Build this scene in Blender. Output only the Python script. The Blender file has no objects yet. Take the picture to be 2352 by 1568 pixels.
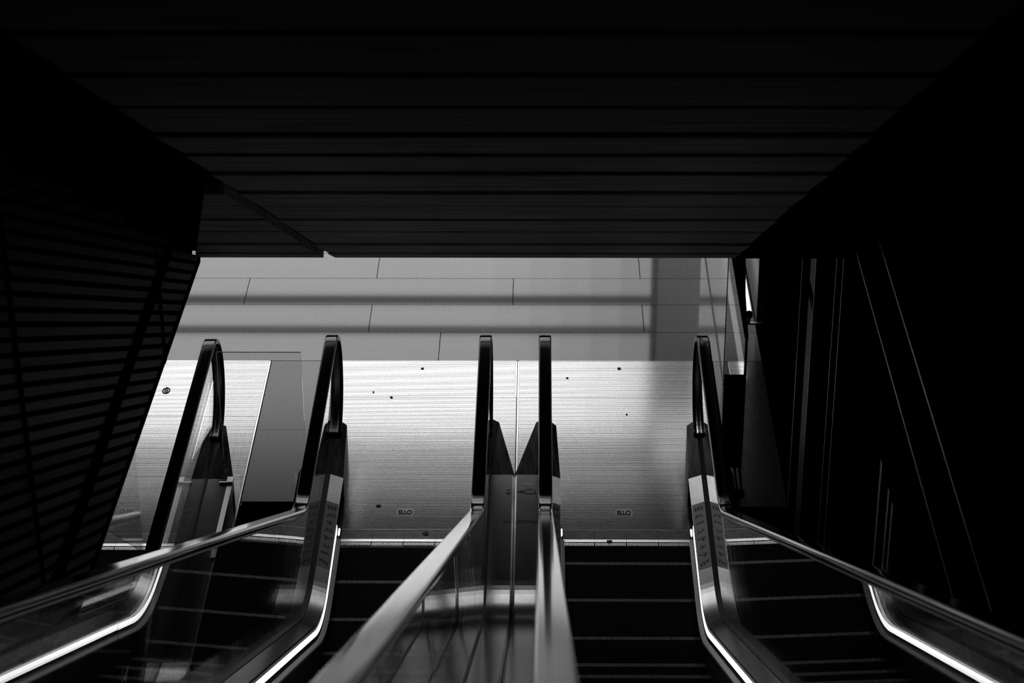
import bpy, math, random
from mathutils import Vector, Matrix
random.seed(7)
S = bpy.context.scene
COL = S.collection
R = math.radians

# ------------------------------------------------------------------ camera
cam_d = bpy.data.cameras.new('camera')
cam = bpy.data.objects.new('camera', cam_d)
COL.objects.link(cam)
CAMPOS = Vector((-0.1406, -12.1464, 7.7904))
TH, YAW, ROLL, FPX = 0.4833, -0.0141, -0.0050, 5287.7
F = Vector((math.sin(YAW) * math.cos(TH), math.cos(YAW) * math.cos(TH), -math.sin(TH)))
RV = F.cross(Vector((0, 0, 1))).normalized()
UV = RV.cross(F)
c_, s_ = math.cos(ROLL), math.sin(ROLL)
RV, UV = c_ * RV + s_ * UV, -s_ * RV + c_ * UV
M = Matrix((RV, UV, -F)).transposed().to_4x4()
M.translation = CAMPOS
cam.matrix_world = M
cam_d.sensor_width = 36.0
cam_d.lens = FPX / 2352 * 36
cam_d.clip_start = 0.05
cam_d.clip_end = 100
cam_d.dof.use_dof = True
cam_d.dof.focus_distance = 13.6
cam_d.dof.aperture_fstop = 5.6
S.camera = cam

# ------------------------------------------------------------------ light, exposure
w = bpy.data.worlds.new('world')
w.use_nodes = True
w.node_tree.nodes['Background'].inputs[0].default_value = (1, 1, 1, 1)
w.node_tree.nodes['Background'].inputs[1].default_value = 0.0
S.world = w


def area(name, loc, rot, sx, sy, radiance):
    d = bpy.data.lights.new(name, 'AREA')
    d.shape = 'RECTANGLE'
    d.size, d.size_y = sx, sy
    d.energy = radiance * math.pi * sx * sy
    o = bpy.data.objects.new(name, d)
    COL.objects.link(o)
    o.location = loc
    o.rotation_euler = rot
    return o


# daylight and added fill lights behind the window wall of the lower hall (wall at Y = 8)
WIN_X0, WIN_X1, WIN_Z0, WIN_Z1 = -5.2, 0.95, 1.70, 4.05
for nm, xa, xb, za, zb, rad in (('daylight', WIN_X0, -0.60, WIN_Z0, WIN_Z1, 3.0),         # open sky
                                ('daylight', -0.60, -0.25, WIN_Z0, WIN_Z1, 2.85),         # strips dimmed in steps, shaped to fade the tiles rightwards
                                ('daylight', -0.25, 0.05, WIN_Z0, WIN_Z1, 2.65),
                                ('daylight', 0.05, 0.35, WIN_Z0, WIN_Z1, 2.45),
                                ('daylight', 0.35, 0.65, WIN_Z0, WIN_Z1, 2.2),
                                ('daylight', 0.65, WIN_X1, WIN_Z0, WIN_Z1, 1.9),
                                ('side_fill', 1.0, 2.5, WIN_Z0, 3.8, 0.36),            # added fill for the right of the floor, no known window
                                ('side_fill', 1.0, 2.2, 3.8, 4.4, 1.25),  # brighter added fill for the middle escalator's left deck
                                ('daylight_clerestory', WIN_X0, WIN_X1, 4.20, 4.42, 3.2),
                                ('upper_fill', WIN_X0, WIN_X1, 4.42, 4.60, 1.0)):  # last one: added glow above the slit to brighten the near plates
    area(nm, ((xa + xb) / 2, 8.35, (za + zb) / 2), (R(-90), 0, 0), xb - xa, zb - za, rad)
vs = S.view_settings
vs.view_transform = 'Standard'
vs.look = 'None'
vs.exposure = 0.0
vs.gamma = 1.0
vs.use_curve_mapping = False
cy = S.cycles
cy.max_bounces = 12
cy.glossy_bounces = 8
cy.diffuse_bounces = 4
cy.transparent_max_bounces = 32
cy.sample_clamp_indirect = 4.0
cy.use_denoising = True


# ------------------------------------------------------------------ materials
def mat(name, base, rough=0.5, metal=0.0, spec=0.5, aniso=0.0, noise=None, bump=None, coat=0.0, emit=None, edge=1.0):
    m = bpy.data.materials.new(name)
    m.use_nodes = True
    nt = m.node_tree
    b = nt.nodes['Principled BSDF']
    b.inputs['Base Color'].default_value = (base, base, base, 1)
    b.inputs['Roughness'].default_value = rough
    b.inputs['Metallic'].default_value = metal
    b.inputs['Specular IOR Level'].default_value = spec
    b.inputs['Anisotropic'].default_value = aniso
    b.inputs['Coat Weight'].default_value = coat
    b.inputs['Specular Tint'].default_value = (edge, edge, edge, 1)
    if emit:
        b.inputs['Emission Color'].default_value = (1, 1, 1, 1)
        b.inputs['Emission Strength'].default_value = emit
    if noise or bump:
        tc = nt.nodes.new('ShaderNodeTexCoord')
        mp = nt.nodes.new('ShaderNodeMapping')
        nt.links.new(tc.outputs['Object'], mp.inputs[0])
    if noise:
        sc, lo, hi, scale = noise      # (xyz scale, low factor, high factor, noise scale)
        mp.inputs['Scale'].default_value = sc
        n = nt.nodes.new('ShaderNodeTexNoise')
        n.inputs['Scale'].default_value = scale
        n.inputs['Detail'].default_value = 6
        n.inputs['Roughness'].default_value = 0.65
        nt.links.new(mp.outputs[0], n.inputs['Vector'])
        r = nt.nodes.new('ShaderNodeMapRange')
        r.inputs['From Min'].default_value = 0.3
        r.inputs['From Max'].default_value = 0.7
        r.inputs['To Min'].default_value = base * lo
        r.inputs['To Max'].default_value = base * hi
        nt.links.new(n.outputs['Fac'], r.inputs['Value'])
        nt.links.new(r.outputs[0], b.inputs['Base Color'])
    if bump:
        sc2, scale2, st = bump
        mp2 = nt.nodes.new('ShaderNodeMapping')
        mp2.inputs['Scale'].default_value = sc2
        nt.links.new(tc.outputs['Object'], mp2.inputs[0])
        n2 = nt.nodes.new('ShaderNodeTexNoise')
        n2.inputs['Scale'].default_value = scale2
        n2.inputs['Detail'].default_value = 3
        nt.links.new(mp2.outputs[0], n2.inputs['Vector'])
        bp = nt.nodes.new('ShaderNodeBump')
        bp.inputs['Strength'].default_value = st
        bp.inputs['Distance'].default_value = 0.01
        nt.links.new(n2.outputs['Fac'], bp.inputs['Height'])
        nt.links.new(bp.outputs[0], b.inputs['Normal'])
    return m


def glass_mat():
    m = bpy.data.materials.new('clear_glass')
    m.use_nodes = True
    nt = m.node_tree
    nt.nodes.remove(nt.nodes['Principled BSDF'])
    out = nt.nodes['Material Output']
    geo = nt.nodes.new('ShaderNodeNewGeometry')
    ior = nt.nodes.new('ShaderNodeMapRange')          # the slab keeps n = 1.5 on both of its faces
    ior.inputs['To Min'].default_value = 1.5
    ior.inputs['To Max'].default_value = 1 / 1.5
    nt.links.new(geo.outputs['Backfacing'], ior.inputs['Value'])
    fr = nt.nodes.new('ShaderNodeFresnel')
    nt.links.new(ior.outputs[0], fr.inputs['IOR'])
    tr = nt.nodes.new('ShaderNodeBsdfTransparent')
    tr.inputs[0].default_value = (0.94, 0.94, 0.94, 1)
    gl = nt.nodes.new('ShaderNodeBsdfGlossy')
    gl.inputs['Color'].default_value = (1, 1, 1, 1)
    gl.inputs['Roughness'].default_value = 0.0
    mx = nt.nodes.new('ShaderNodeMixShader')
    nt.links.new(fr.outputs[0], mx.inputs[0])
    nt.links.new(tr.outputs[0], mx.inputs[1])
    nt.links.new(gl.outputs[0], mx.inputs[2])
    nt.links.new(mx.outputs[0], out.inputs['Surface'])
    return m


MT = dict(
    rubber=mat('black_handrail_rubber', 0.002, 0.08, spec=0.08),
    decksteel=mat('hairline_steel', 0.36, 0.2, 1.0, edge=0.2, noise=((3, 1, 3), 0.85, 1.1, 4), bump=((1, 1, 1), 2.5, 0.05)),
    steel=mat('brushed_steel', 0.27, 0.15, 1.0, edge=0.34, noise=((3, 1, 3), 0.85, 1.1, 4), bump=((1.6, 1, 1), 3.0, 0.07)),
    darksteel=mat('dark_steel_cover', 0.05, 0.33, 1.0, edge=0.3, noise=((6, 0.7, 6), 0.6, 1.3, 5)),
    bright=mat('polished_steel', 0.75, 0.14, 1.0),
    guide=mat('satin_guide_steel', 0.6, 0.38, 1.0),
    plate=mat('ribbed_aluminium', 0.68, 0.13, 1.0, noise=((0.5, 45, 1), 0.72, 1.15, 1.6)),
    groove=mat('plate_groove', 0.16, 0.35, 1.0),
    comb=mat('comb_aluminium', 0.2, 0.4, 1.0, noise=((2, 8, 1), 0.6, 1.2, 6)),
    comblip=mat('comb_lip_aluminium', 0.85, 0.3, 1.0),
    step=mat('black_step', 0.002, 0.6, 0.0, spec=0.02),
    stepedge=mat('worn_step_edge', 0.27, 0.4, 0.8),
    skirt=mat('black_skirt', 0.002, 0.45, 0.0, spec=0.1),
    ledge=mat('grey_skirt_trim', 0.22, 0.5, 0.2),
    gasket=mat('black_gasket', 0.002, 0.5, spec=0.05),
    led=mat('lit_strip', 0.5, 0.5, emit=2.0),
    decal=mat('grey_sign_film', 0.14, 0.45, 0.0, spec=0.3, noise=((1, 1, 1), 0.85, 1.1, 9)),
    ink=mat('dark_ink', 0.004, 0.5, spec=0.1),
    paper=mat('white_label', 0.8, 0.5),
    tile=mat('grey_stone', 0.30, 0.05, 0.0, spec=0.38, noise=((0.35, 4, 1), 0.82, 1.12, 3.0)),
    darkstone=mat('dark_stone', 0.05, 0.2, 0.0, spec=0.5, noise=((1, 1, 1), 0.6, 1.5, 40)),
    joint=mat('dark_joint', 0.01, 0.8, spec=0.05),
    plank=mat('dark_wood_plank', 0.40, 0.6, 0.0, spec=0.01, noise=((0.5, 9, 9), 0.4, 1.6, 3.0)),
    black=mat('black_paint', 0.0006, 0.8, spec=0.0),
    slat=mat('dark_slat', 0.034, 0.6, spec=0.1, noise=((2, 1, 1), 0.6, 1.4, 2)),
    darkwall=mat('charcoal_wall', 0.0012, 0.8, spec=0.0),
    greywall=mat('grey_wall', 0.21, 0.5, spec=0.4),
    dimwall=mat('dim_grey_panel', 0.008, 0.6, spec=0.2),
    palewall=mat('pale_wall', 0.6, 0.7, spec=0.2),
    trim=mat('dim_steel_trim', 0.035, 0.4, 0.8),
    glass=glass_mat(),
)


def speckle(m, scale, lo):
    """fine dark grain over a stone's own colour"""
    nt = m.node_tree
    b = nt.nodes['Principled BSDF']
    src = b.inputs['Base Color'].links[0].from_socket
    tc = nt.nodes.new('ShaderNodeTexCoord')
    n = nt.nodes.new('ShaderNodeTexNoise')
    n.inputs['Scale'].default_value = scale
    n.inputs['Detail'].default_value = 4
    nt.links.new(tc.outputs['Object'], n.inputs['Vector'])
    r = nt.nodes.new('ShaderNodeMapRange')
    r.inputs['From Min'].default_value = 0.36
    r.inputs['From Max'].default_value = 0.47
    r.inputs['To Min'].default_value = lo
    nt.links.new(n.outputs['Fac'], r.inputs['Value'])
    mu = nt.nodes.new('ShaderNodeMath')
    mu.operation = 'MULTIPLY'
    nt.links.new(src, mu.inputs[0])
    nt.links.new(r.outputs[0], mu.inputs[1])
    nt.links.new(mu.outputs[0], b.inputs['Base Color'])


speckle(MT['tile'], 70, 0.45)
speckle(MT['darkstone'], 80, 0.4)


# ------------------------------------------------------------------ mesh helpers
class MB:
    def __init__(s):
        s.v, s.f, s.m, s.smooth = [], [], [], []

    def face(s, pts, mi=0, smooth=False):
        i = len(s.v)
        s.v += [tuple(p) for p in pts]
        s.f.append(tuple(range(i, i + len(pts))))
        s.m.append(mi)
        s.smooth.append(smooth)

    def box(s, a, b, mi=0):
        (x0, y0, z0), (x1, y1, z1) = a, b
        i = len(s.v)
        s.v += [(x0, y0, z0), (x1, y0, z0), (x1, y1, z0), (x0, y1, z0), (x0, y0, z1), (x1, y0, z1), (x1, y1, z1), (x0, y1, z1)]
        for q in ((0, 3, 2, 1), (4, 5, 6, 7), (0, 1, 5, 4), (1, 2, 6, 5), (2, 3, 7, 6), (3, 0, 4, 7)):
            s.f.append(tuple(i + k for k in q))
            s.m.append(mi)
            s.smooth.append(False)

    def loft(s, rings, closed=True, caps=True, mi=0, smooth=False):
        """rings: list of equal-length point lists"""
        i = len(s.v)
        n = len(rings[0])
        for r in rings:
            s.v += [tuple(p) for p in r]
        for k in range(len(rings) - 1):
            for j in range(n if closed else n - 1):
                j2 = (j + 1) % n
                s.f.append((i + k * n + j, i + k * n + j2, i + (k + 1) * n + j2, i + (k + 1) * n + j))
                s.m.append(mi)
                s.smooth.append(smooth)
        if caps and closed:
            s.f.append(tuple(i + j for j in reversed(range(n))))
            s.f.append(tuple(i + (len(rings) - 1) * n + j for j in range(n)))
            s.m += [mi, mi]
            s.smooth += [False, False]

    def prism_x(s, poly, x0, x1, mi=0):
        """poly: (y, z) outline, extruded from x0 to x1"""
        s.loft([[(x0, y, z) for y, z in poly], [(x1, y, z) for y, z in poly]], mi=mi)

    def prism_z(s, poly, z0, z1, mi=0):
        s.loft([[(x, y, z0) for x, y in poly], [(x, y, z1) for x, y in poly]], mi=mi)

    def mesh(s, name, mats):
        me = bpy.data.meshes.new(name)
        me.from_pydata(s.v, [], s.f)
        for m in mats:
            me.materials.append(m)
        me.polygons.foreach_set('material_index', s.m)
        me.polygons.foreach_set('use_smooth', s.smooth)
        import bmesh
        bm = bmesh.new()
        bm.from_mesh(me)
        bmesh.ops.recalc_face_normals(bm, faces=bm.faces)
        bm.to_mesh(me)
        bm.free()
        me.update()
        return me

    def build(s, name, m, parent=None, loc=None):
        me = s.mesh(name, m if isinstance(m, (list, tuple)) else [m])
        return put(name, me, parent, loc)


def put(name, me, parent=None, loc=None, rot=None):
    o = bpy.data.objects.new(name, me)
    COL.objects.link(o)
    if parent:
        o.parent = parent
    if loc:
        o.location = loc
    if rot:
        o.rotation_euler = rot
    return o


def tag(o, label=None, cat=None, group=None, kind=None):
    if label:
        o['label'] = label
    if cat:
        o['category'] = cat
    if group:
        o['group'] = group
    if kind:
        o['kind'] = kind
    return o


def empty(name, loc=(0, 0, 0)):
    o = bpy.data.objects.new(name, None)
    COL.objects.link(o)
    o.location = loc
    return o


def box(name, a, b, m, parent=None):
    mb = MB()
    mb.box(a, b)
    return mb.build(name, m, parent)


# ------------------------------------------------------------------ escalator line
TAN = math.tan(R(30))
TBH = 0.19          # the handrail turns more tightly
YB, TB = -1.10, 0.37          # bend into the incline: corner and half length
YT, TT = -11.4, 0.45          # bend out of it at the top
YEND = -13.2


def g(y, shift=0.0, tb=None):
    """height of the escalator line over its lower level at y"""
    y = y + shift
    TB = tb or globals()['TB']
    if y >= YB + TB:
        z = 0.0
    elif y > YB - TB:
        z = TAN * (YB + TB - y) ** 2 / (4 * TB)
    else:
        z = (YB - y) * TAN
    if y < YT + TT:
        top = (YB - YT) * TAN
        z = top if y <= YT - TT else top - TAN * (y - (YT - TT)) ** 2 / (4 * TT)
    return z


def ysamples(y0, y1):
    """sample positions from y0 (far) down to y1"""
    ks = [y0]
    n = 14
    for c, t in ((YB, TB), (YB, TBH), (YT, TT)):
        for i in range(n + 1):
            ks.append(c + t - 2 * t * i / n)
    ks.append(y1)
    ks = sorted({round(k, 4) for k in ks if y1 <= k <= y0}, reverse=True)
    return ks


def run(prof, y0, y1, mb, mi=0, smooth=False, closed=True):
    """profile of (x, z) carried along the escalator line"""
    mb.loft([[(x, y, z + g(y)) for x, z in prof] for y in ysamples(y0, y1)], closed=closed, mi=mi, smooth=smooth)


# ------------------------------------------------------------------ setting: floor
floor = MB()
floor.box((-6.2, 0.42, -0.30), (2.6, 8.6, -0.045))
floor = tag(floor.build('floor', MT['joint']), 'grey stone floor of the lower hall in long running-bond slabs', None, None, 'structure')
ROWS = [2.395 + 0.4475 * i for i in range(13)]
OFF = {0: -0.875, 1: 0.618, 2: -0.351, 3: 0.622}
for r in range(12):
    y0, y1 = ROWS[r] + 0.003, ROWS[r + 1] - 0.003
    y1 = min(y1, 7.95)
    off = OFF.get(r, 0.3 + 0.71 * r)
    k0 = math.floor((-5.2 - off) / 2.025)
    for k in range(k0, k0 + 6):
        x0, x1 = off + 2.025 * k + 0.0028, off + 2.025 * (k + 1) - 0.0028
        x0, x1 = max(x0, -5.6), min(x1, 1.44)
        if x1 - x0 < 0.05 or y1 - y0 < 0.05:
            continue
        dz = random.uniform(-0.0006, 0.0006)
        mb = MB()
        mb.box((x0, y0, -0.045), (x1, y1, dz))
        mb.build('tile', MT['tile'], floor)
# dark stone strips beside the landing plates
for x0, x1 in ((-2.068, -1.692), (1.092, 1.44)):
    for a, b in ((0.43, 1.40), (1.403, 2.393)):
        mb = MB()
        mb.box((x0, a, -0.045), (x1, b, -0.001))
        mb.build('dark_tile', MT['darkstone'], floor)
mb = MB()
mb.box((-6.2, -13.4, -1.60), (2.6, 0.42, -1.5))
mb.build('pit_floor', MT['black'], floor)
mb = MB()
mb.box((-6.2, -16.2, 5.6), (2.6, -11.95, 5.93))
uf = mb.build('floor_upper', MT['darkstone'])
tag(uf, 'dark stone floor of the upper landing behind the escalators', None, None, 'structure')

# ------------------------------------------------------------------ setting: soffit over the escalators
SY, SZ = -1.40, 2.643
U = Vector((0, -math.cos(R(30)), math.sin(R(30))))
N = Vector((0, -math.sin(R(30)), -math.cos(R(30))))     # outward normal of the underside
ceiling = MB()
a0, a1 = 0.004, 14.0


def sp(x, s, n):
    p = Vector((x, SY, SZ)) + U * s + N * n
    return (p.x, p.y, p.z)


ceiling.loft([[sp(-6.2, a0, -0.16), sp(2.6, a0, -0.16), sp(2.6, a0, -0.03), sp(-6.2, a0, -0.03)],
              [sp(-6.2, a1, -0.16), sp(2.6, a1, -0.16), sp(2.6, a1, -0.03), sp(-6.2, a1, -0.03)]])
ceiling = tag(ceiling.build('ceiling', MT['black']), 'dark sloping soffit of wide wood planks above the escalators', None, None, 'structure')
cuts = [0.0, 0.33, 0.92, 1.54, 2.15, 2.69, 3.26, 3.91, 4.42, 4.95, 5.5, 6.1, 6.7, 7.3, 7.9, 8.5, 9.1, 9.7, 10.3, 10.9, 11.5, 12.1, 12.7, 13.3, 13.9]


def xgap(s):      # the slanted open joint that cuts the planks at the left
    return -1.235 - 0.022 * s


for i in range(len(cuts) - 1):
    s0, s1 = cuts[i] + 0.012, cuts[i + 1] - 0.012
    if i == 0:
        s0 = 0.0
    tilt = random.uniform(0.0, 0.016)
    for side in (0, 1):
        if side:
            e0, e1 = xgap(s0) + 0.03, xgap(s1) + 0.03
            xa0, xa1, xb = e0, e1, 0.86
            ring = lambda n0, n1: [sp(xa0, s0, n0), sp(xb, s0, n0), sp(xb, s1, n1), sp(xa1, s1, n1)]
        else:
            e0, e1 = xgap(s0) - 0.03, xgap(s1) - 0.03
            l0, l1 = -1.93 + 0.16 * s0, -1.93 + 0.16 * s1
            if l1 > e1 - 0.05:
                continue
            ring = lambda n0, n1: [sp(l0, s0, n0), sp(e0, s0, n0), sp(e1, s1, n1), sp(l1, s1, n1)]
        mb = MB()
        mb.loft([ring(-0.03, -0.03), ring(0.004, 0.004 + tilt)])
        mb.build('plank', MT['plank'], ceiling)

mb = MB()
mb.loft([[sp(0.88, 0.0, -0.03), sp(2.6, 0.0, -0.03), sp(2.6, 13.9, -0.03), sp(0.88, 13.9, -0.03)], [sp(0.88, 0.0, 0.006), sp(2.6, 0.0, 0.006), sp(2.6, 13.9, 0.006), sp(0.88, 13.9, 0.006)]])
mb.build('soffit_shade', MT['black'], ceiling)  # black sheet standing in for the shade on the right of the soffit
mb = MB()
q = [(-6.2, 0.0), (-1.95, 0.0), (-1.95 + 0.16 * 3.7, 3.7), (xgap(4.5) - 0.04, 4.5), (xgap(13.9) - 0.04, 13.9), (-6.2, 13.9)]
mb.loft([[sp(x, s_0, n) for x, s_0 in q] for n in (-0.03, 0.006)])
mb.build('soffit_shade', MT['black'], ceiling)  # left counterpart, black in place of unlit soffit
# lower hall: ceiling, walls, window
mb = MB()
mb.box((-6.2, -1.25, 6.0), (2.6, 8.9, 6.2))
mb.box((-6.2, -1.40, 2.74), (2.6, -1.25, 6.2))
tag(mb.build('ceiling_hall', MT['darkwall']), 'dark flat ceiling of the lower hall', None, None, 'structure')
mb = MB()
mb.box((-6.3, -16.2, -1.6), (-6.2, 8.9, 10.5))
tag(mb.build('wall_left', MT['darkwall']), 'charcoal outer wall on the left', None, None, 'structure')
mb = MB()
mb.box((-6.3, -16.3, -1.6), (2.7, -16.2, 12.5))
mb.box((-6.3, -16.2, 11.2), (2.7, -11.5, 11.4))
tag(mb.build('wall_back', MT['darkwall']), 'dark wall behind the upper landing', None, None, 'structure')
mb = MB()
mb.box((WIN_X1, 8.0, -0.3), (1.0, 8.2, 6.0))
mb.box((2.5, 8.0, -0.3), (2.7, 8.2, 6.0))
mb.box((1.0, 8.0, 4.4), (2.5, 8.2, 6.0))
mb.box((1.0, 8.0, -0.3), (2.5, 8.2, WIN_Z0))
mb.box((-6.3, 8.0, -0.3), (WIN_X0, 8.2, 6.0))
mb.box((WIN_X0, 8.0, WIN_Z1), (WIN_X1, 8.2, 4.21))
mb.box((WIN_X0, 8.0, 4.60), (WIN_X1, 8.2, 4.75))
tag(mb.build('wall_far', MT['palewall']), 'pale far wall of the lower hall around its daylight window', None, None, 'structure')
mb = MB()
mb.box((-6.3, 8.0, 4.75), (2.7, 8.2, 6.0))
mb.build('upper_band', MT['darkwall'], bpy.data.objects['wall_far'])
win = empty('window_1', (0, 8.0, 0))
tag(win, 'wide window of the lower hall with two dark transoms', None, None, 'structure')
for z0, z1 in ((2.335, 2.385), (2.675, 2.71)):
    box('transom', (WIN_X0, 0.02, z0), (WIN_X1, 0.12, z1), MT['darkwall'], win)

# right wall of the stair hall, in panels
WX = 1.45
wr = MB()
wr.box((WX + 0.05, -16.2, -1.6), (WX + 0.2, 8.9, 11.0))
wall_right = tag(wr.build('wall_right', MT['black']), 'dark right wall of steel framed panels', None, None, 'structure')
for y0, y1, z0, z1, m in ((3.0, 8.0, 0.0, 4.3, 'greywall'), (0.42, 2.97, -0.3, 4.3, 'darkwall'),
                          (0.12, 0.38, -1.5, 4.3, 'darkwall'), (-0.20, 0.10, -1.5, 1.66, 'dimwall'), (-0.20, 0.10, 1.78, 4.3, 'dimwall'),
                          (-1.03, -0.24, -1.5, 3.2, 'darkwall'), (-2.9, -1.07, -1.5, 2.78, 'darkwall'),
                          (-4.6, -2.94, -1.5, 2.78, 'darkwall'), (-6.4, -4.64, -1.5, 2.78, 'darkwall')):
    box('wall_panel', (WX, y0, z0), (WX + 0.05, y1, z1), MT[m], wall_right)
for y in (-1.05, -1.30, 0.40, -0.22):
    box('steel_mullion', (WX - 0.012, y - 0.008, -0.3), (WX, y + 0.008, 2.9), MT['trim'], wall_right)
for z in (2.84, 3.22):
    box('ledge_trim', (WX - 0.02, -7.5, z), (WX, -1.5, z + 0.012), MT['trim'], wall_right)
box('dark_beam', (WX - 0.014, -7.5, 2.86), (WX, -1.5, 3.21), MT['black'], wall_right)
for y in (-3.05, -3.3, -3.42):
    box('pipe_rib', (WX - 0.03, y - 0.02, 0.6), (WX, y + 0.02, 2.4), MT['trim'], wall_right)

# ------------------------------------------------------------------ partition with sloping slats (left)
PX = -1.9


def pbot(y):
    return 2.638 + 0.048 * (-1.446 - y)


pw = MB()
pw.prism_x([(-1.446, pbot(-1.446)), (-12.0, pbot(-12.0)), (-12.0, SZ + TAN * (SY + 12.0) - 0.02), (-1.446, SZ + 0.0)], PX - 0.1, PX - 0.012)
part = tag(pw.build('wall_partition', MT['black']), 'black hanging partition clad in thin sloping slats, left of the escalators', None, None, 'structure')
K = 0.514
cc = 2.30
while cc > -3.0:
    ys = min(-1.452, -(2.575 - cc) / 0.466)
    if cc > 1.83:
        ys = min(ys, -(cc - 1.80) / 0.063)
    ye = -11.9
    if ys - ye > 0.3:
        h = 0.034
        z = lambda y: cc - K * y
        mb = MB()
        if ys < -1.453 and cc < 1.83:      # both corners of the far end lie on the sloping bottom edge
            yl = -(2.575 - cc) / 0.466
            yu = min(-1.452, -(2.575 - cc - h) / 0.466)
        else:
            yl = yu = ys
        mb.prism_x([(yl, z(yl)), (ye, z(ye)), (ye, z(ye) + h), (yu, z(yu) + h)], PX - 0.012, PX)
        mb.build('slat', MT['slat'], part)
    cc -= 0.058
mb = MB()
mb.prism_x([(-1.446, pbot(-1.446)), (-11.9, pbot(-11.9)), (-11.9, pbot(-11.9) + 0.045), (-1.446, pbot(-1.446) + 0.045)], PX - 0.012, PX + 0.002)
mb.build('bottom_frame', MT['black'], part)
for y in (-2.66, -5.35, -7.6):
    box('batten', (PX - 0.012, y - 0.02, pbot(y) + 0.005), (PX + 0.006, y + 0.02, SZ + TAN * (SY - y) - 0.05), MT['black'], part)
mb = MB()
mb.prism_x([(-2.0, 3.08), (-11.0, 3.12), (-11.0, 3.22), (-2.0, 3.18)], PX - 0.012, PX + 0.006)
mb.build('cross_rail', MT['black'], part)
gl = MB()
gl.prism_x([(-3.58, 2.24), (-3.55, 2.735), (-4.9, 2.80), (-4.9, 2.80), (-4.24, 2.77)], PX - 0.004, PX + 0.004)
o = gl.build('hanging_glass_panel', MT['glass'])
tag(o, 'triangular clear glass panel hanging under the slatted partition', 'glass panel')

# ------------------------------------------------------------------ shared escalator meshes
GR = 0.00847
NR = 94
SW = NR * GR


def step_mesh():
    mb = MB()
    z0 = -0.012
    mb.box((0, 0.0, -0.06), (SW, 0.398, z0))
    for i in range(NR):
        x = i * GR
        mb.box((x + 0.0015, 0.002, z0), (x + 0.0058, 0.371, 0.0))
    # curved riser on the lower (far) side
    rings = []
    for k in range(5):
        t = k / 4
        rings.append([(0, 0.398 - 0.05 * t * t, -0.06 - 0.19 * t), (SW, 0.398 - 0.05 * t * t, -0.06 - 0.19 * t)])
    for k in range(4):
        mb.face([rings[k][0], rings[k][1], rings[k + 1][1], rings[k + 1][0]])
    return mb.mesh('step', [MT['step']])


def step_edge_mesh():
    mb = MB()
    for i in range(NR):
        x = i * GR
        mb.box((x + 0.0022, 0.372, -0.02), (x + 0.0050, 0.402, 0.0004))
    return mb.mesh('step_edge', [MT['stepedge']])


def comb_mesh(wd):
    mb = MB()
    # dark rear band with low ribs, pale front lip, teeth
    mb.box((0.0008, 0.034, -0.03), (wd - 0.0008, 0.150, 0.0), 0)
    for k in range(7):
        y = 0.042 + k * 0.0155
        mb.box((0.0008, y, 0.0), (wd - 0.0008, y + 0.0075, 0.0022), 0)
    lip = [(0.034, -0.03), (0.034, 0.0005), (0.012, 0.0012), (0.003, 0.0027), (0.0, 0.001), (0.0, -0.03)]
    mb.loft([[(x, y, z) for y, z in lip] for x in (0.0008, wd - 0.0008)], mi=1)
    n = int(wd / GR)
    for i in range(n):
        x = i * GR + 0.002
        mb.loft([[(x, 0.004, -0.001), (x + 0.0036, 0.004, -0.001), (x + 0.0036, 0.004, -0.02), (x, 0.004, -0.02)],
                 [(x + 0.0008, -0.042, 0.002), (x + 0.0028, -0.042, 0.002), (x + 0.0028, -0.042, -0.02), (x + 0.0008, -0.042, -0.02)]], mi=1)
    return mb.mesh('comb_segment', [MT['comb'], MT['comblip']])


def plate_mesh(x0, x1, y0, y1, frame_l=False, frame_r=False, frame_t=True):
    """ribbed landing plate: ribs run across, along x"""
    mb = MB()
    mb.box((x0, y0, -0.045), (x1, y1, -0.0035), 1)
    fw = 0.012
    xa, xb = x0 + (fw if frame_l else 0.001), x1 - (fw if frame_r else 0.001)
    yb = y1 - (0.008 if frame_t else 0.0)
    if frame_l:
        mb.box((x0, y0, -0.0035), (x0 + fw - 0.003, y1, 0.002), 2)
    if frame_r:
        mb.box((x1 - fw + 0.003, y0, -0.0035), (x1, y1, 0.002), 2)
    if frame_t:
        mb.box((x0, yb + 0.002, -0.0035), (x1, y1, 0.002), 2)
    P = 0.0136
    n = int((yb - y0) / P)
    P = (yb - y0) / n
    for i in range(n):
        y = y0 + i * P
        mb.loft([[(x, y + 0.0022, -0.0035), (x, y + 0.0034, 0.0), (x, y + P - 0.0026, 0.0), (x, y + P - 0.0014, -0.0035)] for x in (xa, xb)], mi=0)
    return mb.mesh('landing_plate', [MT['plate'], MT['groove'], MT['bright']])


STEP, STEP_EDGE = step_mesh(), step_edge_mesh()
COMB = {}


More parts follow.
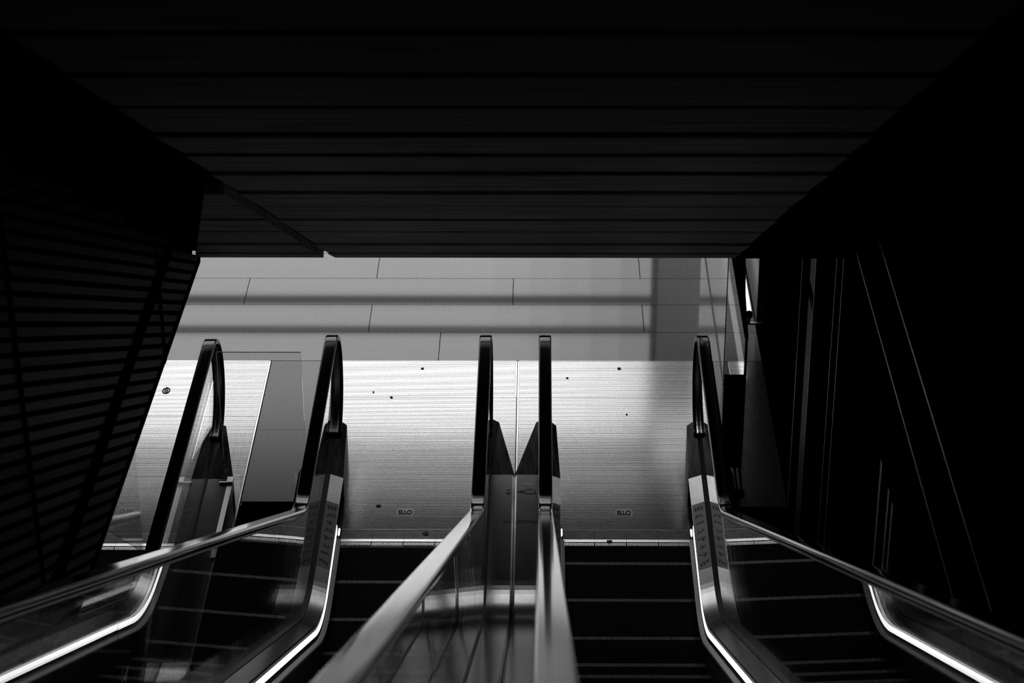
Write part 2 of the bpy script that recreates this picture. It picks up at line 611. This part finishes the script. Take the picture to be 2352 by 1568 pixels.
def pictogram(kind, mb, cx, cy, sc, fz, s):
    """small ink figure on the sloping deck; (u across, v along) in the decal plane"""
    def P(u, v):
        x = cx + u * sc * s
        y = cy + v * sc
        return (x, y, fz(x, y))

    def line(pts, wd=0.09):
        for (u0, v0), (u1, v1) in zip(pts[:-1], pts[1:]):
            du, dv = u1 - u0, v1 - v0
            L = math.hypot(du, dv) or 1
            nu, nv = -dv / L * wd, du / L * wd
            mb.face([P(u0 + nu, v0 + nv), P(u1 + nu, v1 + nv), P(u1 - nu, v1 - nv), P(u0 - nu, v0 - nv)])

    def disc(u, v, r, n=8):
        mb.face([P(u + r * math.cos(2 * math.pi * i / n), v + r * math.sin(2 * math.pi * i / n)) for i in range(n)])
    if kind == 0:     # people side by side holding on
        for u in (-0.55, 0.0, 0.55):
            disc(u, -0.62, 0.17)
            line([(u, -0.45), (u, 0.1)], 0.16)
            line([(u, 0.1), (u - 0.15, 0.6)])
            line([(u, 0.1), (u + 0.15, 0.6)])
        line([(-0.9, -0.2), (0.9, -0.2)], 0.06)
    elif kind == 1:   # pram
        line([(-0.8, -0.6), (-0.45, -0.5), (-0.3, 0.1), (0.5, 0.1), (0.8, -0.3), (0.1, -0.5)], 0.12)
        disc(-0.25, 0.5, 0.18)
        disc(0.45, 0.5, 0.18)
    elif kind == 2:   # shoe
        mb.face([P(-0.8, 0.1), P(0.8, -0.1), P(0.85, 0.15), P(0.2, 0.45), P(-0.7, 0.4)])
        line([(-0.6, 0.62), (-0.2, 0.62)])
        line([(0.2, 0.62), (0.5, 0.62)])
    elif kind == 3:   # trolley
        line([(-0.8, -0.6), (-0.5, -0.6), (-0.3, 0.3), (0.7, 0.3), (0.8, -0.4), (-0.4, -0.4)], 0.1)
        disc(0.0, 0.6, 0.15)
        disc(0.6, 0.6, 0.15)
    elif kind == 4:   # walking figure with dog
        disc(-0.2, -0.6, 0.18)
        line([(-0.2, -0.4), (-0.3, 0.1), (-0.6, 0.6)], 0.15)
        line([(-0.3, 0.1), (0.1, 0.6)], 0.12)
        line([(-0.2, -0.25), (0.4, 0.1), (0.8, 0.1)], 0.09)
        line([(0.45, 0.15), (0.45, 0.5)])
        line([(0.8, 0.15), (0.8, 0.5)])
    elif kind == 5:   # running figure
        disc(0.25, -0.62, 0.18)
        line([(0.15, -0.42), (-0.1, 0.1), (0.3, 0.6)], 0.14)
        line([(-0.1, 0.1), (-0.6, 0.45)], 0.12)
        line([(-0.5, -0.3), (0.1, -0.3), (0.6, -0.05)], 0.09)
    elif kind == 6:   # stooping figure
        disc(0.5, -0.4, 0.18)
        line([(0.4, -0.25), (-0.2, -0.2), (-0.3, 0.6)], 0.14)
        line([(0.3, -0.2), (0.5, 0.4)], 0.1)
    else:             # group on steps
        line([(-0.9, 0.6), (-0.3, 0.6), (-0.3, 0.25), (0.3, 0.25), (0.3, -0.1), (0.9, -0.1)], 0.1)
        for u, v in ((-0.6, 0.1), (0.0, -0.25), (0.6, -0.55)):
            disc(u, v - 0.25, 0.16)
            line([(u, v - 0.1), (u, v + 0.35)], 0.15)


ZH = 0.926           # handrail top over the landing
ZD = 0.200           # deck ridge
DROP = 0.031         # fall of the inner deck towards the steps
NR_ = 0.36           # newel radius of the handrail's outer face
NYC = 0.935          # newel centre


def handrail_path(dy):
    """outer face of the handrail: (y, z) from the newel's lower end over the top and up the incline"""
    pts = []
    zc = ZH - NR_
    n = 26
    for i in range(n + 1):
        a = -math.pi / 2 + math.pi * i / n
        pts.append((NYC + dy + NR_ * math.cos(a), zc + NR_ * math.sin(a)))
    for y in ysamples(NYC - 0.1, YEND):
        pts.append((y + dy, ZH + g(y, 0, TBH)))
    return pts


def sweep_yz(path, prof, x, mb, mi=0, smooth=True):
    """prof: (x, depth inside the outer face)"""
    rings = []
    n = len(path)
    for i, (y, z) in enumerate(path):
        a = path[max(i - 1, 0)]
        b = path[min(i + 1, n - 1)]
        ty, tz = b[0] - a[0], b[1] - a[1]
        L = math.hypot(ty, tz)
        ny, nz = tz / L, -ty / L       # outward
        rings.append([(x + px, y - ny * d, z - nz * d) for px, d in prof])
    mb.loft(rings, mi=mi, smooth=smooth)


HALF = [(0.022, 0.036), (0.034, 0.034), (0.0395, 0.028), (0.0405, 0.018), (0.0400, 0.009), (0.0378, 0.0030), (0.0345, 0.0008), (0.030, 0.0001), (0.012, 0.0)]
HR_PROF = [(-x, d) for x, d in HALF] + [(x, d) for x, d in reversed(HALF)]
GD_PROF = [(-0.021, 0.034), (0.021, 0.034), (0.021, 0.043), (0.012, 0.050), (-0.012, 0.050), (-0.021, 0.043)]
DECAL_KINDS = {'L': (0, 3, 5, 1, 4, 6, 2, 7), 'R': (0, 1, 2, 6, 4, 5, 4, 7)}


def balustrade(root, gx, hx, s, dy, ow, side, joints, outer_end=None):
    """one side of an escalator: gx base line of the glass, hx handrail centre, s = +1 when the steps lie towards +x"""
    # --- handrail with steel guide
    mb = MB()
    path = handrail_path(dy)
    sweep_yz(path, HR_PROF, hx, mb)
    hr = mb.build('handrail', MT['rubber'], root)
    mb = MB()
    sweep_yz(path, GD_PROF, hx, mb, smooth=False)
    mb.build('handrail_guide', MT['guide'], hr)
    # --- glass panes: pane plane from the deck ridge to the handrail guide
    top = []
    zc = ZH - NR_
    ri = NR_ - 0.047
    for i in range(23):
        a = -math.pi / 2 + 0.35 + (math.pi - 0.35) * i / 22
        top.append((NYC + ri * math.cos(a), zc + ri * math.sin(a)))
    cuts = [NYC - 0.02] + list(joints) + [YEND]
    for i in range(len(cuts) - 1):
        ya, yb = cuts[i] - 0.0025, cuts[i + 1] + 0.0025
        if i == 0:
            up = [(y, z) for y, z in top if z > ZD - 0.02]
            up += [(y, ZH - 0.047 + g(y, 0, TBH)) for y in ysamples(NYC - 0.05, yb)]
            lo = [(y, ZD - 0.02 + g(y)) for y in reversed(ysamples(up[0][0] - 0.03, yb))]
        else:
            ysm = ysamples(ya, yb)
            up = [(y, ZH - 0.047 + g(y, 0, TBH)) for y in ysm]
            lo = [(y, ZD - 0.02 + g(y)) for y in reversed(ysm)]
        poly = up + lo
        tw = random.uniform(-1, 1) * 0.0012          # panes never line up perfectly
        mb = MB()
        ym = (ya + yb) / 2

        def xx(y, z):
            h = (z - g(y) - ZD) / (ZH - ZD)
            return gx + (hx - gx) * h + s * 0.014 * (h - 0.35) + tw * (y - ym)
        A = [(xx(y, z) - 0.006, y + dy, z) for y, z in poly]
        B = [(xx(y, z) + 0.006, y + dy, z) for y, z in poly]
        mb.loft([A, B])
        mb.build('glass_panel', MT['glass'], root)
    # --- gasket along the glass foot
    mb = MB()
    mb.loft([[(gx + px, y + dy, z + g(y)) for px, z in ((-0.018, 0.1), (0.018, 0.1), (0.018, ZD + 0.006), (-0.018, ZD + 0.006))]
             for y in ysamples(1.12, YEND)])
    mb.build('glass_gasket', MT['gasket'], root)
    # --- sloping inner deck
    def strip(prof, y0, y1, name, m, smooth=False):
        mb = MB()
        mb.loft([[(gx + s * px, y + dy, z + g(y)) for px, z in prof] for y in ysamples(y0, y1)], smooth=smooth)
        return mb.build(name, m, root)
    strip([(0.017, 0.12), (0.017, ZD), (0.098, ZD - DROP), (0.098, ZD - DROP - 0.01), (0.090, 0.12)], 0.49, YEND, 'inner_deck', MT['decksteel'])
    strip([(0.090, 0.04), (0.090, 0.149), (0.095, 0.149), (0.095, 0.04)], 0.0, YEND, 'skirt_back', MT['gasket'])
    strip([(0.094, 0.098), (0.094, 0.136), (0.098, 0.136), (0.098, 0.098)], -0.02, -6.6, 'light_strip', MT['led'])
    strip([(0.09, 0.040), (0.09, 0.062), (0.104, 0.062), (0.121, 0.052), (0.121, 0.040)], -0.06, YEND, 'skirt_trim', MT['ledge'])
    strip([(0.09, -0.5), (0.09, 0.036), (0.105, 0.036), (0.105, -0.5)], 0.16, YEND, 'skirt_panel', MT['skirt'])
    # --- outer deck and cladding
    mb = MB()
    mb.loft([[(gx - s * px, y + dy, z + g(y)) for px, z in ((0.017, 0.12), (0.017, ZD), (ow - 0.012, ZD), (ow, ZD - 0.008), (ow, 0.12))]
             for y in ysamples(0.485, YEND)])
    od = mb.build('outer_deck', MT['steel'], root)
    strip([(-ow + 0.004, -0.65), (-ow + 0.004, 0.13), (-ow + 0.02, 0.13), (-ow + 0.02, -0.65)], 0.42, YEND, 'outer_cladding', MT['skirt'])
    # --- newel cover: flat nose that narrows towards its tip
    t0, t1 = 0.49, 1.125
    mb = MB()
    ino = [(0.098, ZD - DROP), (0.017, ZD + 0.002), (-0.017, ZD + 0.002)]
    ra = [(0.098, 0.0)] + ino + [(-ow, ZD), (-ow, 0.0)]
    rb = [(0.075, 0.0), (0.075, ZD - 0.005), (0.017, ZD + 0.042), (-0.017, ZD + 0.042), (-0.058, ZD + 0.02), (-0.058, 0.0)]
    mb.loft([[(gx + s * px, t0 + dy, z) for px, z in ra], [(gx + s * px, t1 + dy, z) for px, z in rb]])
    mb.build('newel_cover', MT['darksteel'], root)
    mb = MB()
    mb.loft([[(gx + px, y + dy, z + dz) for px, dz in ((-0.017, -0.01), (0.017, -0.01), (0.014, 0.005), (-0.014, 0.005))] for y, z in ((t0, ZD + 0.002), (t1 + 0.004, ZD + 0.042))])
    mb.build('inlet_brush', MT['gasket'], root)
    # --- safety sign film with pictograms on the inner deck
    def fz(x, y):
        d = (x - gx) * s
        return ZD - DROP * (d - 0.017) / 0.081 + g(y - dy) + 0.0016
    mb = MB()
    ys = [y for y in ysamples(0.165, -0.57)]
    mb.loft([[(gx + s * px, y + dy, ZD - DROP * (px - 0.017) / 0.081 + g(y) + dz) for px, dz in ((0.019, -0.001), (0.019, 0.0010), (0.096, 0.0010), (0.096, -0.001))] for y in ys])
    dec = mb.build('sign_film', MT['decal'], root)
    dec['label'] = 'grey safety sign film with dark pictograms'
    for i, k in enumerate(DECAL_KINDS[side]):
        mb = MB()
        pictogram(k, mb, gx + s * 0.057, 0.105 + dy - i * 0.088, 0.034, fz, s)
        mb.build('pictogram', MT['ink'], dec)
    # --- small lamp where the comb meets the skirt
    mb = MB()
    lx = gx + s * 0.103
    mb.loft([[(lx + 0.006 * math.cos(2 * math.pi * k / 8), 0.0 + dy + yy, 0.055 + 0.012 * math.sin(2 * math.pi * k / 8)) for k in range(8)] for yy in (0.0, 0.055)])
    mb.build('comb_lamp', MT['led'], root)
    return od


def text_mesh(txt, size, m, parent, loc, rot=(0, 0, 0), name='lettering'):
    cu = bpy.data.curves.new(name, 'FONT')
    cu.body = txt
    cu.size = 0.1
    cu.align_x = 'CENTER'
    cu.align_y = 'CENTER'
    cu.extrude = 0.0004
    cu.offset = 0.0055
    tmp = bpy.data.objects.new(name, cu)
    COL.objects.link(tmp)
    me = bpy.data.meshes.new_from_object(tmp.evaluated_get(bpy.context.evaluated_depsgraph_get()))
    bpy.data.objects.remove(tmp)
    xs, ys_ = [v.co.x for v in me.vertices], [v.co.y for v in me.vertices]
    me.transform(Matrix.Diagonal((size[0] / (max(xs) - min(xs)), size[1] / (max(ys_) - min(ys_)), 1, 1)))
    me.materials.clear()
    me.materials.append(m)
    return put(name, me, parent, loc, rot)


def set_bend(d):
    """an escalator with a longer level run bends nearer to the viewer"""
    global YB, YT
    YB, YT = -1.10 - d, -11.4 - d


def escalator(label, sx0, dy, left, right, plates, phase, joints, nsteps=27, cut_x=None, mark=None):
    root = empty('escalator', (sx0, dy, 0))
    tag(root, label, 'escalator', 'escalators going down to the lower hall')
    # everything below is modelled in world coordinates and hung on the root
    kids_before = set(COL.objects)
    # steps
    for i in range(nsteps):
        y1 = -phase - 0.4 * i + 0.4          # far edge of the tread
        y0 = y1 - 0.4
        yr = y1 - 0.2
        z = g(yr, 0.38) - 0.004
        o = put('step', STEP, root, (sx0, y0 + dy, z))
        put('step_edge', STEP_EDGE, o)
    # combs
    wd = SW / 4
    key = round(wd, 5)
    if key not in COMB:
        COMB[key] = comb_mesh(wd)
    for i in range(4):
        put('comb_segment', COMB[key], root, (sx0 + i * wd, dy, 0))
    for (x0, x1, y0, y1, fl, fr, ft) in plates:
        me = plate_mesh(x0, x1, y0 + dy, y1 + (dy if y1 < 2.3 else 0), fl, fr, ft)
        pl = put('landing_plate', me, root)
        if mark and y0 < 0.3:
            mx, my = mark
            np_ = MB()
            np_.prism_z([(mx + a * 0.055, my + b * 0.036) for a, b in ((-1, -0.5), (-0.85, -1), (0.85, -1), (1, -0.5), (1, 0.5), (0.85, 1), (-0.85, 1), (-1, 0.5))], -0.003, 0.0008)
            npo = np_.build('name_badge', MT['plate'], root)
            text_mesh('OTIS', (0.092, 0.056), MT['ink'], npo, (mx, my, 0.0014), (0, 0, math.pi))
    balustrade(root, left[0], left[1], +1, dy, left[2], 'L', joints)
    balustrade(root, right[0], right[1], -1, dy, right[2], 'R', joints)
    inv = Matrix.Translation((-sx0, -dy, 0))
    for o in set(COL.objects) - kids_before:
        if o.parent == root:
            o.location = o.location + Vector((-sx0, -dy, 0))
    return root


J1 = [-0.36, -2.35, -4.25, -6.1, -8.0, -9.9, -11.7]
escB = escalator('middle escalator, its landing plate joined to the right one by a bright seam', -1.394, 0.0,
                 (-1.502, -1.492, 0.19), (-0.474, -0.4957, 0.166),
                 [(-1.69, -0.309, 0.153, 1.850, False, False, False), (-1.69, -0.309, 1.853, 2.392, False, True, True)],
                 0.43, J1, mark=(-1.004, 0.353))
escC = escalator('right escalator, beside the black signboard and the dark panelled wall', 0.0, 0.0,
                 (-0.112, -0.113, 0.192), (0.903, 0.9045, 0.187),
                 [(-0.303, 1.087, 0.153, 1.850, True, True, False), (-0.303, 1.087, 1.853, 2.392, True, True, True)],
                 0.22, J1, mark=(0.391, 0.350))
set_bend(0.68)
escA = escalator('left escalator, half hidden behind the black slatted partition', -3.19, -0.06,
                 (-3.296, -3.292, 0.19), (-2.280, -2.272, 0.18),
                 [(-3.5, -2.075, 0.153, 0.84, False, True, False), (-3.5, -2.075, 0.843, 1.64, False, True, False), (-3.5, -2.075, 1.643, 2.392, False, True, True)],
                 0.3, J1)
# edge trim with its end cap on the outer deck of the left escalator
def on(root, mb, name, m):
    o = mb.build(name, m, root)
    o.location = -Vector(root.location)
    return o


mb = MB()
mb.loft([[(-2.100 + px, y - 0.06, z + g(y)) for px, z in ((-0.028, ZD), (0.004, ZD), (0.004, ZD + 0.012), (-0.028, ZD + 0.012))] for y in ysamples(0.40, -0.45)])
on(escA, mb, 'edge_trim', MT['guide'])['label'] = 'brushed steel edge trim'
mb = MB()
mb.box((-2.132, 0.345, ZD), (-2.094, 0.41, ZD + 0.026))
mb.box((-2.18, 0.36, ZD), (-2.132, 0.372, ZD + 0.014))
on(escA, mb, 'trim_end_cap', MT['comblip'])['label'] = 'pale metal end cap'
# drain cover set into the left landing plate
mb = MB()
for r0, r1, z in ((0.0, 0.028, 0.0012), (0.034, 0.046, 0.002)):
    n = 16
    for k in range(n):
        a, b = 2 * math.pi * k / n, 2 * math.pi * (k + 1) / n
        mb.face([(-2.764 + r * 0.62 * math.cos(t), 1.946 + r * math.sin(t), z) for r, t in ((r0, a), (r1, a), (r1, b), (r0, b))], 0 if r0 else 1)
on(escA, mb, 'lock_cover', [MT['joint'], MT['ledge']])
# notices on the middle deck
zt = ZD + 0.0012
mb = MB()
mb.box((-0.257, 0.352, ZD - 0.001), (-0.180, 0.386, zt))
on(escC, mb, 'white_label', MT['paper'])['label'] = 'small white paper label'
mb = MB()
mb.prism_z([(-0.292, 0.270), (-0.262, 0.292), (-0.236, 0.292), (-0.236, 0.262), (-0.268, 0.262)], ZD - 0.001, zt)
mb.box((-0.236, 0.283, ZD - 0.001), (-0.172, 0.290, zt))
mb.box((-0.178, 0.255, ZD - 0.001), (-0.170, 0.290, zt))
mb.box((-0.236, 0.250, ZD - 0.001), (-0.170, 0.262, zt))
mb.box((-0.23, 0.306, ZD - 0.001), (-0.19, 0.311, zt))
on(escC, mb, 'arrow_notice', MT['ink'])['label'] = 'printed notice with a black arrow'
mb = MB()
mb.box((-0.236, 0.263, ZD - 0.001), (-0.179, 0.283, zt - 0.0003))
on(escC, mb, 'notice_panel', MT['ledge'])
mb = MB()
mb.prism_z([(-0.296, -0.088), (-0.276, -0.055), (-0.15, -0.07), (-0.15, -0.08), (-0.2, -0.078), (-0.285, -0.072)], ZD - 0.001, zt)
mb.box((-0.28, -0.095, ZD - 0.001), (-0.235, -0.086, zt))
mb.box((-0.20, -0.094, ZD - 0.001), (-0.165, -0.087, zt))
on(escC, mb, 'scuff_mark', MT['ink'])
mb = MB()
mb.prism_z([(-0.357, 0.300), (-0.326, 0.306), (-0.338, 0.292)], ZD - 0.001, zt)
mb.box((-0.357, 0.244, ZD - 0.001), (-0.328, 0.258, zt))
mb.box((-0.357, 0.268, ZD - 0.001), (-0.328, 0.272, zt))
mb.prism_z([(-0.378, -0.088), (-0.35, -0.062), (-0.33, -0.066), (-0.325, -0.088)], ZD - 0.001, zt)
on(escB, mb, 'black_mark', MT['ink'])
# small dark scraps dropped on the plates
SCRAPS = ((-1.31, 1.93, 0.010, 'small dark speck left of the joint on the middle escalator plate'),
          (-1.18, 1.855, 0.013, 'dark scrap lying across the plate joint of the middle escalator'),
          (-0.98, 2.28, 0.013, 'dark scrap near the far edge of the middle escalator plate'),
          (0.42, 2.28, 0.013, 'dark scrap near the far edge of the right escalator plate'),
          (0.05, 2.14, 0.010, 'faint small scrap beside the second handrail of the middle pair'),
          (-1.18, 0.425, 0.016, 'dark scrap left of the name badge on the middle escalator plate'),
          (-0.862, 0.092, 0.022, 'black leaf-shaped scrap on the comb of the middle escalator'),
          (0.29, 0.012, 0.015, 'black scrap on the pale comb lip of the right escalator'),
          (0.45, 1.62, 0.008, 'tiny dark dot in the centre of the right escalator plate'))
for x, y, r, lab in SCRAPS:
    mb = MB()
    n = 7
    mb.prism_z([(x + r * random.uniform(0.6, 1.3) * math.cos(2 * math.pi * k / n), y + 0.7 * r * random.uniform(0.6, 1.3) * math.sin(2 * math.pi * k / n)) for k in range(n)], 0.0025, 0.006)
    o = mb.build('litter_scrap', MT['ink'])
    tag(o, lab, 'litter', 'litter scraps on the escalator plates')

# ------------------------------------------------------------------ loose things
root = empty('glass_barrier', (-1.89, 0.45, 0))
tag(root, 'clear frameless glass barrier pane standing at the pit edge between two escalators', 'glass barrier')
mb = MB()
mb.loft([[(x, y, z) for x, z in ((-0.17, 0.0), (0.185, 0.0), (0.185, 0.225), (0.261, 0.225), (0.261, 1.10), (-0.264, 1.10), (-0.264, 0.225), (-0.17, 0.225))] for y in (-0.006, 0.006)])
mb.build('glass_pane', MT['glass'], root)
mb = MB()
mb.box((-0.264, -0.004, 1.10), (0.261, 0.004, 1.103))
mb.build('polished_edge', MT['trim'], root)
box('floor_channel', (-0.17, -0.022, 0.0), (0.19, 0.022, 0.03), MT['trim'], root)

root = empty('glass_screen', (1.15, 2.15, 0))
tag(root, 'tall clear glass screen in a floor channel right of the right escalator', 'glass screen')
mb = MB()
mb.box((-0.005, 0.0, 0.01), (0.005, 2.4, 2.1))
mb.build('glass_pane', MT['glass'], root)
box('floor_channel', (-0.011, -0.1, 0.0), (-0.005, 2.4, 0.008), MT['trim'], root)
box('floor_channel', (0.005, -0.1, 0.0), (0.011, 2.4, 0.008), MT['joint'], root)
box('edge_seal', (-0.003, -0.004, 0.01), (0.003, 0.0, 2.1), MT['joint'], root)

root = empty('signboard', (1.100, 0.785, 0))
tag(root, 'narrow black signboard on a low stand beside the right handrail', 'sign')
mb = MB()
mb.loft([[(-0.068, -0.015, z), (0.066, -0.015, z), (0.066, 0.015, z), (-0.068, 0.015, z)] for z in (0.085, 0.760)])
mb.build('board', MT['black'], root)
for x in (-0.045, 0.02, 0.05):
    mb = MB()
    mb.loft([[(x - 0.008, -0.010, 0.1), (x + 0.008, -0.010, 0.1), (x + 0.008, 0.01, 0.1), (x - 0.008, 0.01, 0.1)],
             [(x + 0.006, -0.2, 0.0), (x + 0.02, -0.2, 0.0), (x + 0.02, -0.18, 0.0), (x + 0.006, -0.18, 0.0)]])
    mb.build('leg', MT['trim'], root)
box('foot', (-0.05, -0.23, 0.0), (0.075, -0.17, 0.012), MT['black'], root)

me = plate_mesh(1.198, 1.315, 2.14, 2.39, True, False, True)
o = put('floor_hatch', me)
tag(o, 'small ribbed metal floor hatch with a bright frame behind the black signboard', 'floor hatch')

mb = MB()
mb.prism_x([(3.6, 0.845), (1.17, 0.826), (1.5, 0.98), (1.62, 1.2), (1.62, 1.5), (3.6, 1.9)], 1.19, 1.215)
o = mb.build('dark_panel', MT['black'])
tag(o, 'black fin panel standing in front of the tube lamp on the right wall', 'panel')
mb = MB()
mb.box((1.195, 1.16, 0.0), (1.21, 1.185, 0.83))
mb.build('post', MT['black'], o)

root = empty('tube_lamp', (1.35, 2.55, 0.30))
tag(root, 'bright white tube lamp with a black end cap low on the right wall', 'lamp')
mb = MB()
n = 14
mb.loft([[(0.021 * math.cos(2 * math.pi * k / n), y, 0.021 * math.sin(2 * math.pi * k / n)) for k in range(n)] for y in (0.0, 2.2)], smooth=True)
mb.build('tube', MT['led'], root)
mb = MB()
mb.loft([[(r * math.cos(2 * math.pi * k / n), y, r * math.sin(2 * math.pi * k / n)) for k in range(n)] for y, r in ((-0.03, 0.018), (-0.022, 0.026), (0.01, 0.026))])
mb.build('end_cap', MT['black'], root)
mb = MB()
mb.box((-0.01, -0.01, -0.07), (0.01, 0.01, -0.018))
mb.box((-0.01, -0.012, -0.08), (0.10, 0.012, -0.066))
mb.build('bracket', MT['bright'], root)

# leaning steel strut between the left and middle escalators
mb = MB()
a, b = Vector((-2.0, -2.85, 1.74)), Vector((-2.0, -3.75, 1.36))
d = (b - a).normalized()
nrm = Vector((0, -d.z, d.y)) * 0.05
mb.loft([[p + Vector((-0.04, 0, 0)) - nrm, p + Vector((0.022, 0, 0)) - nrm, p + Vector((0.022, 0, 0)) + nrm, p + Vector((-0.04, 0, 0)) + nrm] for p in (a, b)])
o = mb.build('steel_strut', MT['comblip'])
tag(o, 'brushed steel strut leaning in the gap between the left and middle escalators', 'strut')
